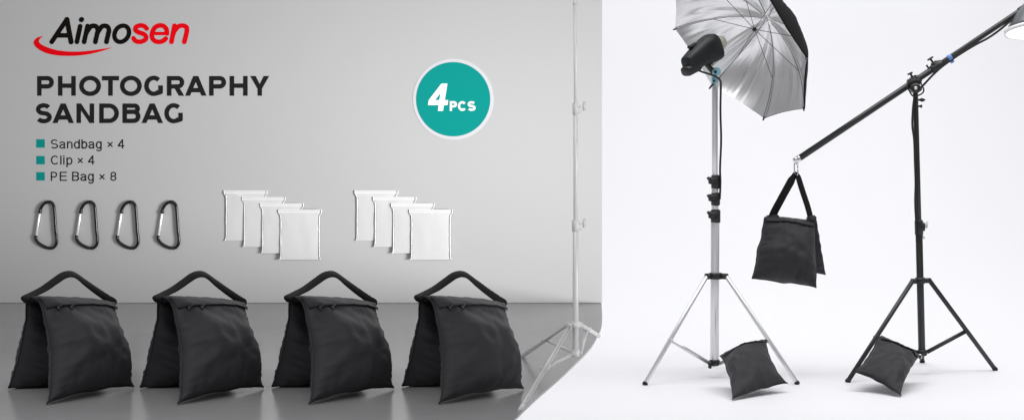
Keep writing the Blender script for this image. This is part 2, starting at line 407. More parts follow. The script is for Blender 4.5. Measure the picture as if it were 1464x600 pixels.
    ink = Ink(D0-.0019); z4 = lambda p: (560+p[0]/3.75, 60+p[1]/3.75)
    for poly in ([(268, 224), (299, 224), (275, 370), (247, 370)], [(199, 312), (303, 312), (299, 339), (194, 339)], [(266, 224), (297, 224), (292, 246), (276, 255), (228, 318), (196, 325), (199, 311)]):
        ink.shape([z4(p) for p in poly])
    obj('numeral', ink.bm, M['white'], t, smooth=False); ink = Ink(D0-.0019)
    for ch, a, b in (('P', 311, 350), ('C', 354, 401), ('S', 406, 450)):
        glyph(ink, ch, 560+a/3.75, 560+b/3.75, 60+370/3.75, 52/3.75, 12/3.75)
    obj('word', ink.bm, M['white'], t, smooth=False)
build_lettering()

# ================================================================ CARABINERS AND ZIP BAGS ON THE WALL
NTH = ['leftmost', 'second from the left', 'third from the left', 'rightmost']
def build_clips():
    D = WALL_Y-.0085; k = D/F; z = lambda p: P(30+p[0]/6.1, 280+p[1]/6.1, D)
    t = thing('carabiner', 'x', 'carabiner', P(66, 322, WALL_Y), 'black carabiners in a row on the wall')
    pts = [(168, 132), (172, 108), (196, 72), (232, 52), (262, 54), (284, 80), (292, 130), (298, 220), (304, 310), (312, 370), (306, 420), (280, 450), (245, 453), (195, 435), (150, 405), (130, 375), (128, 352)]
    q = cr([z(p) for p in pts], 6); bm = BM(); tube(bm, q, 12.8/6.1*k, 12); obj('body', bm, M['blackmetal'], t)
    bm = BM(); rod(bm, z((166, 138)), z((131, 352)), 10.5/6.1*k, 12); obj('gate', bm, M['gate'], t)
    bm = BM(); rod(bm, z((168, 126)), z((163, 152)), 16/6.1*k, 12); obj('gate_nose', bm, M['blackmetal'], t)
    bm = BM(); rod(bm, z((131, 342)), z((127, 362)), 14.5/6.1*k, 12); obj('hinge', bm, M['blackmetal'], t)
    for i in range(4):
        o = t if i == 0 else copy_tree(t)
        o.location.x = t.location.x+58.2*i*WALL_Y/F
        o['label'] = NTH[i]+' of the four black carabiners with silver gates on the wall'
build_clips()

def build_zip_bag(x, y, d, label, group):
    """x, y = photo position of the upper left corner of the zip strip"""
    p = lambda a, b: P(x+a, y+b, d); k = d/F
    t = thing('zip_bag', label, 'plastic bag', P(x+31, y+36, d), group)
    bm = BM(); prof = [(.2, .2, 62.8), (4.5, .3, 62.7), (7, 1.6, 61.4), (10, 3.0, 60.0), (24, 3.4, 59.6), (40, 3.1, 59.5), (58, 3.2, 59.8), (69, 2.6, 60.2), (71.6, 1.0, 61.6)]
    N = 20; R = len(prof); g = {}
    for s in (0, 1):
        for i, (yy, a, b) in enumerate(prof):
            for j in range(N+1):
                u = j/N; h = (.0030*math.sin(math.pi*u)**.5+.0022*noise.noise(Vector((u*4+x*.1, yy*.09, s))))*math.sin(math.pi*min(1, (i+.25)/(R-.3))) if 0 < j < N else 0
                v = p(a+(b-a)*u, yy); v.y += (-1 if s == 0 else .15)*abs(h); g[s, i, j] = bm.verts.new(v)
        for i in range(R-1):
            for j in range(N): bm.faces.new((g[s, i, j], g[s, i+1, j], g[s, i+1, j+1], g[s, i, j+1]))
    bmesh.ops.remove_doubles(bm, verts=bm.verts[:], dist=1e-5)
    obj('pouch', bm, M['film'], t)
    bm = BM()
    for yy, hh in ((0.8, .8), (3.6, 1.3)): box(bm, p(31.4, yy), (31.5*k, 0, 0), (0, .0016, 0), (0, 0, hh*k*.8), .0006)
    obj('zip_strip', bm, M['zip'], t, smooth=False)
    for e in (1, 2):
        bm = BM(); q = cr([p(pr[e]+(.8 if e == 1 else -.8), pr[0])+Vector((0, -.002, 0)) for pr in prof], 4)
        tube(bm, q, [k*(.55+.5*abs(noise.noise(Vector((i*.3, e, x))))) for i in range(len(q))], 8); obj('side_seam', bm, M['filmedge'], t)
def build_zip_bags():
    for gi, (x0, where) in enumerate(((319.5, 'left-hand'), (506.5, 'right-hand'))):
        for i in range(4):
            nm = ['hindmost', 'second from the back', 'third from the back', 'frontmost'][i]
            build_zip_bag(x0+26*i, 272+9.1*i, WALL_Y-.002-.0036*i, f'{nm} clear zip bag of the {where} fan of four', f'clear zip bags in the {where} fan')
build_zip_bags()

# ================================================================ SANDBAGS ON THE TABLE
def build_table_bags():
    gc = Vector((-1.13, 4.2, TABLE_Z)); grp = 'black saddle sandbags in a row on the table'
    t = thing('sandbag', 'x', 'sandbag', gc, grp)
    e = Vector((0, 0, .004))
    A = [P(46, 424, 4.07), P(164, 433, 4.36), tab(191, 554)+e, tab(67, 579)+e]
    B = [P(37, 428, 4.16), P(158, 435, 4.44), tab(133, 534)+e, tab(12, 556)+e]
    bm = BM(); f, n = pillow(bm, A, .078, .045, dict(l=.12, r=.055, t=.0, b=.045, lk=.68), 1, wr=.0125, fillv=.56, wob=1.3); fp = obj('front_pouch', bm, M['cloth'], t)
    bm = BM(); seam(bm, f, 'lrb', .0022); obj('seam', bm, M['flap'], fp)
    # the rear pouch is turned so its outer face points away from the camera
    Bq = [B[0], B[1], B[2], B[3]]
    bm = BM(); f2, n2 = pillow(bm, Bq, .105, .06, dict(l=.05, r=.02, t=.0, b=.0), 2, wr=.018, fillv=.62, wob=1.4); rp = obj('rear_pouch', bm, M['cloth'], t)
    bm = BM(); seam(bm, f2, 'lrb', .0022); obj('seam', bm, M['flap'], rp)
    # top panel joining both pouches
    bm = BM(); N = 24; rows = []
    for j in range(7):
        r = []
        for i in range(N+1):
            u = i/N; a = f(u, .03, 1); b = f2(u, .03, -1); s = j/6
            r.append(bm.verts.new(a.lerp(b, s)+Vector((0, 0, .012*math.sin(math.pi*s)+.002*noise.noise(Vector((u*9, s*3, 4)))))))
        rows.append(r)
    for a, b in zip(rows, rows[1:]):
        for i in range(N): bm.faces.new((a[i], a[i+1], b[i+1], b[i]))
    shell(bm, .004); obj('top_panel', bm, M['flap'], t)
    # zip flap across the top of the front pouch
    bm = BM(); rows = []
    for j in range(7):
        v = .004+.088*j/6; r = []
        for i in range(N+1):
            u = .01+.985*i/N; lift = .0022+.0016*(j/6)+.0012*noise.noise(Vector((u*11, j*.4, 8)))
            vv = v*(1+.35*math.exp(-u*4)); r.append(bm.verts.new(f(u, vv, 1)+n*lift))
        rows.append(r)
    for a, b in zip(rows, rows[1:]):
        for i in range(N): bm.faces.new((a[i], a[i+1], b[i+1], b[i]))
    shell(bm, .0025); obj('zip_flap', bm, M['flap'], t)
    for u in (.10, .24):
        bm = BM(); a = f(u, .128, 1)+n*.004; b = f(u+.045, .105, 1)+n*.009
        rod(bm, a, b, .0026, 10); rod(bm, f(u+.006, .118, 1)+n*.005, f(u+.004, .15, 1)+n*.006, .0028, 10); obj('zip_pull', bm, M['plastic'], t)
    # webbing handle
    D = lambda px: 4.13+(px-37)/(164-37)*.27
    hp = [(40, 432), (36, 426), (46, 421), (62, 413), (78, 402), (90, 394), (100, 391.5), (109, 394), (122, 404), (140, 417), (155, 427), (163, 432), (160, 438)]
    pts = cr([P(a, b, D(a)) for a, b in hp], 6); m = len(pts); w = []; wd = []
    ridge = (A[1]-A[0]).normalized(); side = Vector((ridge.y, -ridge.x, 0)).normalized()
    for i in range(m):
        s = i/(m-1); w.append(.027-.009*s); wd.append(side*(1-1.25*s)+Vector((0, -.12*s, -.05-.55*s)))
    bm = BM(); ribbon(bm, pts, wd, w, .0032); obj('handle', bm, M['web'], t)
    fx = [100, 286.5, 473.5, 659]; a0 = math.atan((fx[0]-CX)/F)
    for i in range(4):
        o = t if i == 0 else copy_tree(t)
        a = math.atan((fx[i]-CX)/F); k = math.cos(a0)/math.cos(a)
        R = Matrix.Rotation(-(a-a0), 3, 'Z'); p = R @ Vector((gc.x, gc.y, 0))*k
        o.location = (p.x, p.y, TABLE_Z); o.rotation_euler.z = -(a-a0)
        o['label'] = NTH[i]+' of the four black sandbags standing on the grey table'
build_table_bags()

# ================================================================ PALE TRIPOD STAND ON THE TABLE
def build_pale_stand():
    Dp = 4.35; k = Dp/F; p = lambda x, y, dd=0: P(x, y, Dp+dd)
    t = thing('tripod_stand', 'pale silver tripod stand on the table beside the rightmost table sandbag', 'light stand', P(823, 547, Dp))
    bm = BM(); rod(bm, p(823, 508), p(823, 322), 4.2*k, 18); obj('lower_tube', bm, M['pale'], t)
    bm = BM(); rod(bm, p(823, 330), p(823, 156), 3.2*k, 18); obj('middle_tube', bm, M['pale'], t)
    bm = BM(); rod(bm, p(823, 162), p(822, 4), 2.3*k, 18); rod(bm, p(822, 8), p(822, 0), 3*k, 14); obj('upper_tube', bm, M['pale'], t)
    for y, r in ((322, 5.5), (155, 4.6)):
        bm = BM(); rod(bm, p(823, y+9), p(823, y-8), r*k, 18); c = obj('collar', bm, M['palefit'], t)
        bm = BM(); rod(bm, p(826, y-2), p(834, y-3), 1.8*k, 10); box(bm, p(835, y-3), (2*k, 0, 0), (0, 2*k, 0), (.3*k, 0, 6.5*k), .0015)
        rod(bm, p(826, y+5), p(832, y+5), 1.5*k, 10); obj('knob', bm, M['palefit'], c)
    bm = BM(); rod(bm, p(823, 468), p(823, 459), 8*k, 20)
    feet = [tab(743, 587), tab(746, 509), tab(857, 480)]
    hub = [p(815, 466, -.02), p(812, 464, .02), p(830, 464, .02)]
    for h in hub: box(bm, h, (3.5*k, 0, 0), (0, 3.5*k, 0), (0, 0, 4*k), .0015)
    obj('leg_hub', bm, M['palefit'], t)
    bm = BM(); rod(bm, p(823, 509), p(823, 499), 6.5*k, 20); br = [p(819, 505, -.015), p(818, 503, .015), p(830, 504, .015)]
    for b in br: box(bm, b, (3*k, 0, 0), (0, 3*k, 0), (0, 0, 3*k), .0015)
    obj('brace_hub', bm, M['palefit'], t)
    for i, (ft, h, b) in enumerate(zip(feet, hub, br)):
        d = (ft-h).normalized(); e = ft-d*.004; lg = BM()
        x, y, _ = frame(d)
        c = (h+e)/2; box(lg, c, x*2.9*k, y*2.9*k, d*((e-h).length/2), .0018); l = obj('leg', lg, M['pale'], t)
        bm = BM(); rod(bm, ft-d*.03, ft-d*.002, 3.6*k, 12); obj('rubber_foot', bm, M['palefit'], l)
        m = h.lerp(ft, [.52, .45, .30][i]); sd = (m-b).normalized(); xx, yy, _ = frame(sd)
        bm = BM(); box(bm, (m+b)/2, xx*2.6*k, yy*1.6*k, sd*((m-b).length/2), .0012); rod(bm, m-xx*.012, m+xx*.012, 2.2*k, 10); obj('brace', bm, M['pale'], t)
build_pale_stand()

# ================================================================ SILVER LIGHT STAND WITH UMBRELLA
LD = 10.62
def tripod(t, hubp, hr, feet, braceb, br_r, fr, legr, m_leg, m_fit, m_br, spread=.05, foot=True):
    c = Vector(hubp); bb = Vector(braceb)
    for ft, s in zip(feet, fr):
        hz = Vector((ft.x-c.x, ft.y-c.y, 0)).normalized(); a = c+hz*spread; d = (ft-a).normalized()
        bm = BM(); rod(bm, a, ft-d*.004, legr, 14); l = obj('leg', bm, m_leg, t)
        if foot:
            bm = BM(); rod(bm, ft-d*.022, ft-d*.0, legr*1.2, 14); obj('rubber_foot', bm, m_fit, l)
        bm = BM(); m = a.lerp(ft, s); b = bb+hz*br_r; sd = (m-b).normalized(); x, y, _ = frame(sd)
        box(bm, (m+b)/2, x*legr*.45, y*legr*.8, sd*((m-b).length/2), .001); rod(bm, m-x*legr*1.5, m+x*legr*1.5, legr*.5, 8); obj('brace', bm, m_br, t)
def build_light_stand():
    k = LD/F; p = lambda x, y, dd=0: P(x, y, LD+dd)
    base = P(1022, HY+EYE*F/LD, LD)
    t = thing('light_stand', 'silver tripod light stand with black clamps, carrying the open silver umbrella', 'light stand', base)
    bm = BM(); rod(bm, p(1021.5, 519), p(1022.5, 300), 6.3*k, 22); obj('lower_tube', bm, M['silver'], t)
    bm = BM(); rod(bm, p(1022.5, 320), p(1022, 262), 5*k, 20); obj('middle_tube', bm, M['silver'], t)
    bm = BM(); rod(bm, p(1022, 270), p(1022, 118), 4.3*k, 20); obj('upper_tube', bm, M['silver'], t)
    for y0, y1, r in ((250, 270, 6.3), (275, 294, 6.5), (299, 319, 7)):
        bm = BM(); rod(bm, p(1023, y0), p(1023, y1), r*k, 18); box(bm, p(1019, (y0+y1)/2-2, -.02), (6*k, 0, 0), (0, 5*k, 0), (0, 0, 5*k), .004); c = obj('clamp', bm, M['plastic'], t)
        bm = BM(); rod(bm, p(1016, y0+5), p(1012, y0+4), 2*k, 10); box(bm, p(1013, y0+6.5), (2.2*k, 0, -3*k), (0, 3*k, 0), (.9*k, 0, .8*k), .003); obj('clamp_lever', bm, M['plastic'], c)
    hub = p(1023, 394)
    bm = BM(); lathe(bm, hub+Vector((0, 0, -.02)), (0, 0, 1), [(0, 9*k), (.004, 10*k), (.034, 10*k), (.04, 8.5*k)], 24)
    feet = [flo(921, 550), flo(1141, 549)]
    az = math.atan2(base.y, base.x); feet.append(Vector((base.x-.02+.55*math.cos(az), base.y+.55*math.sin(az), 0)))
    for ft in feet:
        hz = Vector((ft.x-hub.x, ft.y-hub.y, 0)).normalized(); box(bm, hub+hz*.058, hz*.028, Vector((-hz.y, hz.x, 0))*.013, (0, 0, .018), .004)
    obj('leg_hub', bm, M['plastic'], t)
    bb = p(1021.5, 519)
    bm = BM(); rod(bm, p(1021.5, 522), p(1021.5, 513), 8*k, 20); rod(bm, p(1015, 526, -.04), p(1015, 518, -.04), 2.6*k, 10); obj('brace_hub', bm, M['plastic'], t)
    tripod(t, hub, .06, feet, bb, .035, [.59, .60, .6], 3.1*k, M['silver'], M['rubber'], M['silver'], .075)
    # pale blue tilting bracket on top
    bm = BM(); rod(bm, p(1021.5, 122), p(1021.5, 110), 4.4*k, 18); lathe(bm, p(1022, 103, -.03), (.15, -1, 0), [(0, 6*k), (.05, 6*k), (.055, 5*k)], 24); rod(bm, p(1022, 112), p(1022, 100), 3.8*k, 14)
    b = obj('tilt_bracket', bm, M['blue'], t)
    bm = BM(); rod(bm, p(1020, 120, -.02), p(1014, 127, -.05), 1.3*k, 8); obj('locking_lever', bm, M['plastic'], b)
    bm = BM(); lathe(bm, p(1022.5, 103, -.088), (.15, -1, 0), [(0, 2.2*k), (.012, 2*k)], 14); obj('screw', bm, M['plastic'], b)
    bm = BM(); lathe(bm, p(1020.5, 116, -.02), (0, -1, 0), [(0, 1.6*k), (.012, 1.5*k)], 12); obj('screw', bm, M['plastic'], b)
build_light_stand()

UMB_C = P(1056, 62, 10.76); UK = 10.76/F
UU = Vector((-81.7, 90.8, 26.2))*UK; UV = Vector((45.6, 63.7, -106.3))*UK
UN = UU.cross(UV).normalized()
if UN.y > 0: UN = -UN                                    # opens towards the camera, down to the left
def build_umbrella():
    Rm = (UU.length+UV.length)/2; dep = .30; al = 2*math.atan(dep/Rm)
    apex = UMB_C-UN*dep
    t = thing('umbrella', 'large photo umbrella with wrinkled silver lining and black outside, on the silver stand', 'umbrella', UMB_C)
    def rib(i, s, off=0.):
        a = math.radians(45*i); d = UU*math.cos(a)+UV*math.sin(a); th = al*s
        r = math.sin(th)/math.sin(al); h = dep*(1-(1-math.cos(th))/(1-math.cos(al)))
        return UMB_C+d*r*(1+off/Rm)-UN*(h+off)
    NS, NA = 34, 48
    def surf(i, a, s, off):
        p = rib(i, s, off).lerp(rib(i+1, s, off), a); c = 4*a*(1-a)
        p += UN*(-.075*c*s*(1-s)*2) + (UMB_C-p).normalized()*(.012*c*s**6)
        crease = noise.noise(Vector((a*7+i*7.1, s*1.3, 0)))*.7+noise.noise(Vector((a*19+i*3.3, s*2.2, 5)))*.30+noise.noise(Vector((a*40+i*3.3, s*5, 9)))*.08
        p += UN*(.021*crease*c**.5*s*(1-.85*s**5))
        return p
    for name, off, m in (('silver_lining', 0., 'lining'), ('black_cover', .006, 'cover')):
        bm = BM()
        for i in range(8):
            g = [[bm.verts.new(surf(i, j/NA, .02+.98*q/NS, off)) for j in range(NA+1)] for q in range(NS+1)]
            for q in range(NS):
                for j in range(NA): bm.faces.new((g[q][j], g[q][j+1], g[q+1][j+1], g[q+1][j]))
        bmesh.ops.remove_doubles(bm, verts=bm.verts[:], dist=1e-4)
        obj(name, bm, M[m], t)
    for i in range(8):
        bm = BM(); tube(bm, [rib(i, s/16, -.006) for s in range(1, 17)], .0022, 8); tip = rib(i, 1, 0); dd = (rib(i, 1, 0)-rib(i, .9, 0)).normalized()
        r = obj('rib', bm, M['rib'], t)
        bm = BM(); rod(bm, tip-dd*.012, tip+dd*.016, .0055, 10); obj('rib_tip', bm, M['plastic'], r)
        bm = BM(); rod(bm, rib(i, .60, -.008), apex+UN*.135, .0020, 8); obj('stretcher', bm, M['rib'], r)
    bm = BM(); rod(bm, apex-UN*.03, apex+UN*.60, .0048, 12); obj('shaft', bm, M['chrome'], t)
    bm = BM(); rod(bm, apex+UN*.005, apex+UN*.03, .016, 16); obj('crown_notch', bm, M['rim'], t)
    bm = BM(); rod(bm, apex+UN*.125, apex+UN*.150, .012, 16); obj('runner', bm, M['plastic'], t)
build_umbrella()

def build_flash():
    d = Vector((.68, .56, .40)).normalized(); c = P(1002, 78, LD-.10); k = LD/F
    # side axes of the head
    up = (Vector((0, 0, 1))-d*d.z).normalized(); sd = d.cross(up).normalized()
    t = thing('studio_flash', 'black studio flash head with frosted cap pointing into the silver umbrella', 'flash', c)
    def loft(secs, seg=32, e=3.2):
        bm = BM(); rings = []
        for s, a, b, o in secs:
            r = []
            for q in range(seg):
                th = 2*math.pi*q/seg; cc, ss = math.cos(th), math.sin(th)
                r.append(bm.verts.new(c+d*s+.93*sd*(a*math.copysign(abs(cc)**(2/e), cc))+up*(o+b*math.copysign(abs(ss)**(2/e), ss))))
            rings.append(r)
        for x, y in zip(rings, rings[1:]):
            for q in range(seg): bm.faces.new((x[q], x[(q+1) % seg], y[(q+1) % seg], y[q]))
        bm.faces.new(rings[0][::-1]); bm.faces.new(rings[-1]); return bm
    L = .14
    obj('body', loft([(-L, .048, .044, -.012), (-L+.006, .053, .050, -.012), (-.02, .066, .070, 0), (.045, .074, .080, 0), (.05, .077, .083, 0), (L-.03, .082, .088, 0), (L-.008, .080, .086, 0), (L, .072, .074, 0)]), M['body'], t)
    obj('rear_panel', loft([(-L-.03, .042, .026, -.048), (-L-.025, .046, .030, -.048), (-L+.06, .054, .036, -.046), (-L+.08, .050, .030, -.044)]), M['plastic'], t)
    bm = BM(); box(bm, c+d*-.03+up*.072-sd*.02, d*.035, sd*.016, up*.010, .005); obj('top_knob', bm, M['plastic'], t)
    bm = BM(); lathe(bm, c+d*(L-.002), d, [(0, .052), (.006, .052), (.05, .050), (.072, .042), (.08, .02)], 28); obj('flash_cap', bm, M['glass'], t)
    bm = BM(); q = c-up*.085; rod(bm, q+d*.02+up*.02, P(1020, 104, LD-.045), .018, 14); rod(bm, q-d*.01+up*.03, q+d*.075, .016, 12); obj('mount', bm, M['plastic'], t)
build_flash()

def build_flash_cable():
    k = LD/F; p = lambda x, y, dd=-.07: P(x, y, LD+dd)
    pts = [p(992, 98, -.14), p(1004, 103, -.15), p(1014, 106, -.13), p(1024, 110, -.1), p(1030, 116, -.06), p(1030.5, 126, -.03), p(1030, 160, -.02), p(1031, 200, -.02), p(1029.5, 240, -.02), p(1030, 262, -.02), p(1029, 285, -.02)]
    bm = BM(); tube(bm, cr(pts, 8), 1.5*k, 10); o = obj('flash_cable', bm, M['rubber'], loc=p(1029, 285, -.02))
    tag(o, 'black cable dropping from the flash head down the silver stand', 'cable')
build_flash_cable()

# ================================================================ BLACK BOOM STAND
BD = 10.75
def build_boom_stand():
    k = BD/F; p = lambda x, y, dd=0: P(x, y, BD+dd)
    base = P(1318.5, HY+EYE*F/BD, BD)
    t = thing('boom_stand', 'black tripod stand with a long boom arm slanting up to the right', 'light stand', base)
    bm = BM(); rod(bm, p(1318, 503), p(1313.5, 318), 5*k, 18); obj('lower_tube', bm, M['stand'], t)
    bm = BM(); rod(bm, p(1314, 330), p(1308.5, 122), 3.7*k, 16); obj('upper_tube', bm, M['stand'], t)
    bm = BM(); rod(bm, p(1314, 336), p(1313.6, 314), 6*k, 18); box(bm, p(1318, 324), (4*k, 0, 0), (0, 4*k, 0), (0, 0, 6*k), .004); c = obj('collar', bm, M['plastic'], t)
    bm = BM(); rod(bm, p(1319, 321), p(1324, 321), 1.6*k, 10); box(bm, p(1325, 321), (1.4*k, 0, 0), (0, 2*k, 0), (.5*k, 0, 5*k), .003); rod(bm, p(1318, 336), p(1322, 341), 1.6*k, 8); obj('knob', bm, M['rim'], c)
    hub = p(1315.5, 401)
    feet = [flo(1211, 546), flo(1424, 529)]; az = math.atan2(base.y, base.x); feet.append(Vector((base.x+.6*math.cos(az), base.y+.6*math.sin(az), 0)))
    bm = BM(); rod(bm, hub-Vector((0, 0, .02)), hub+Vector((0, 0, .022)), 8*k, 20)
    for ft in feet:
        hz = Vector((ft.x-hub.x, ft.y-hub.y, 0)).normalized(); box(bm, hub+hz*.05, hz*.028, Vector((-hz.y, hz.x, 0))*.014, (0, 0, .016), .004)
    obj('leg_hub', bm, M['plastic'], t)
    bm = BM(); rod(bm, p(1318.2, 508), p(1318, 499), 7.5*k, 20); obj('brace_hub', bm, M['plastic'], t)
    tripod(t, hub, .06, feet, p(1318, 503), .04, [.56, .555, .55], 3.3*k, M['stand'], M['rubber'], M['stand'], .07)
    # swivel head
    a = (p(1340, 92)-p(1306, 117)).normalized(); nrm = Vector((0, -1, 0)); b = a.cross(nrm).normalized()
    c = p(1307, 117, -.02)
    bm = BM(); box(bm, c, a*8.5*k, nrm*.04, b*7*k, .008); box(bm, c+b*(-7*k if b.z > 0 else 7*k)+Vector((0, 0, -.02)), a*5*k, nrm*.03, b*5*k, .006)
    lathe(bm, p(1308.5, 126, -.06), (0, -1, 0), [(-.05, 7*k), (.02, 7*k), (.03, 5.5*k)], 24)
    for s in (-.5, 0, .5): box(bm, c+a*8.5*k*s, a*.8*k, nrm*.044, b*7.6*k, .002)
    h = obj('swivel_head', bm, M['plastic'], t)
    bm = BM(); rod(bm, c+Vector((-4*k, -.02, 6*k)), c+Vector((-6*k, -.02, 11*k)), 1.6*k, 10); box(bm, c+Vector((-7*k, -.02, 11.5*k)), Vector((3.4*k, 0, 1.6*k)), (0, .012, 0), Vector((-.5*k, 0, 1.2*k)), .003); obj('knob', bm, M['plastic'], h)
    bm = BM(); lathe(bm, p(1309, 126, -.092), (0, -1, 0), [(0, 2.4*k), (.012, 2.2*k)], 14); obj('screw', bm, M['silver'], h)
    bm = BM(); rod(bm, p(1311, 143), p(1316, 143), 1.5*k, 10); lathe(bm, p(1315, 143), (1, 0, 0), [(0, 1.6*k), (3*k, 3*k), (6*k, 2*k), (8*k, .6*k)], 14); rod(bm, p(1311, 152), p(1317, 152), 1.4*k, 10); box(bm, p(1317, 152), (1.2*k, 0, 0), (0, 2*k, 0), (0, 0, 2.2*k), .002); obj('knob', bm, M['plastic'], t)
    return t
BOOM = build_boom_stand()

def boom_pt(x, dd=0):                                    # along the arm
    return P(x, 230+(x-1137)*(12-230)/(1464-1137), BD-.02+dd)
def build_boom():
    k = BD/F; a = (boom_pt(1464)-boom_pt(1137)).normalized(); nrm = Vector((0, -1, 0)); b = nrm.cross(a); b = b if b.z > 0 else -b
    bm = BM(); rod(bm, boom_pt(1141), boom_pt(1345), 4.6*k, 18); t = obj('boom_arm', bm, M['stand'], BOOM)
    bm = BM(); rod(bm, boom_pt(1338), boom_pt(1505), 3.9*k, 18); obj('inner_tube', bm, M['stand'], t)
    bm = BM(); rod(bm, boom_pt(1331), boom_pt(1347), 6*k, 18); box(bm, boom_pt(1339)+b*4*k, a*5*k, nrm*.02, b*4*k, .005); obj('lock_sleeve', bm, M['plastic'], t)
    bm = BM(); q = boom_pt(1338)+b*8*k; rod(bm, q, q+b*6*k, 1.5*k, 10); box(bm, q+b*6.5*k, a*4.6*k, nrm*.014, b*1.2*k, .003); rod(bm, boom_pt(1330)+b*4*k, boom_pt(1330)+b*10*k, 1.4*k, 8); obj('knob', bm, M['plastic'], t)
    bm = BM(); rod(bm, boom_pt(1355), boom_pt(1360.5), 4.9*k, 18); rod(bm, boom_pt(1355.5)-b*6*k, boom_pt(1360)-b*6*k, 2.6*k, 12); obj('blue_band', bm, M['blueband'], t)
    bm = BM(); rod(bm, boom_pt(1135), boom_pt(1144), 5.2*k, 18); rod(bm, boom_pt(1139), boom_pt(1139)-Vector((0, 0, 8*k)), 1.2*k, 10); obj('end_cap', bm, M['chrome'], t)
    # end joint that carries the lamp
    bm = BM(); rod(bm, boom_pt(1456), boom_pt(1500), 5*k, 18); obj('end_joint', bm, M['plastic'], t)
build_boom()

def build_lamp():
    k = BD/F; c = P(1484, 43, BD-.03); ax = Vector((-.05, .20, 1)).normalized()
    t = thing('dome_lamp', 'grey dome lamp with white rim and lit opening at the end of the boom', 'lamp', c)
    bm = BM(); lathe(bm, c, ax, [(2*k, 42*k), (9*k, 40*k), (20*k, 34*k), (32*k, 25*k), (42*k, 14*k), (46*k, 7*k), (58*k, 6*k), (60*k, 4*k)], 48); obj('shade', bm, M['dome'], t)
    bm = BM(); lathe(bm, c, ax, [(-2*k, 44*k), (-2.5*k, 46.5*k), (2.5*k, 47*k), (4*k, 44*k), (4.2*k, 42.2*k)], 48); obj('rim', bm, M['rim'], t)
    bm = BM(); lathe(bm, c, ax, [(-4.5*k, 2*k), (-4.2*k, 25*k), (-2.2*k, 43.5*k), (-1.5*k, 43.8*k)], 48); obj('diffuser', bm, M['bulb'], t)
build_lamp()

def build_boom_cable():
    k = BD/F; q = lambda x, y, dd=-.03: P(x, y, BD+dd)
    pts = [q(1476, -2, -.02), q(1462, 17), q(1445, 30), q(1428, 44), q(1412, 55), q(1395, 64), q(1375, 76), q(1357, 88), q(1345, 97), q(1334, 107), q(1320, 122), q(1311, 131), q(1307, 142), q(1305, 160), q(1304.5, 180), q(1307, 200), q(1308, 230), q(1309, 262), q(1308.5, 290), q(1310, 320), q(1311, 345)]
    bm = BM(); tube(bm, cr(pts, 8), 1.6*k, 10)
    o = obj('power_cable', bm, M['rubber'], loc=q(1311, 345)); tag(o, 'thin black cable slung under the boom arm and down the black stand', 'cable')
    bm = BM(); ring = [q(1309+11*math.cos(a)+1.5*math.sin(3*a), 126+11.5*math.sin(a), -.10+.02*math.sin(a)) for a in [2*math.pi*i/40 for i in range(40)]]
    tube(bm, ring, 1.1*k, 8, closed=True); o = obj('cable_coil', bm, M['rubber'], loc=q(1309, 126)); tag(o, 'small loop of black cable around the boom stand swivel', 'cable')
build_boom_cable()

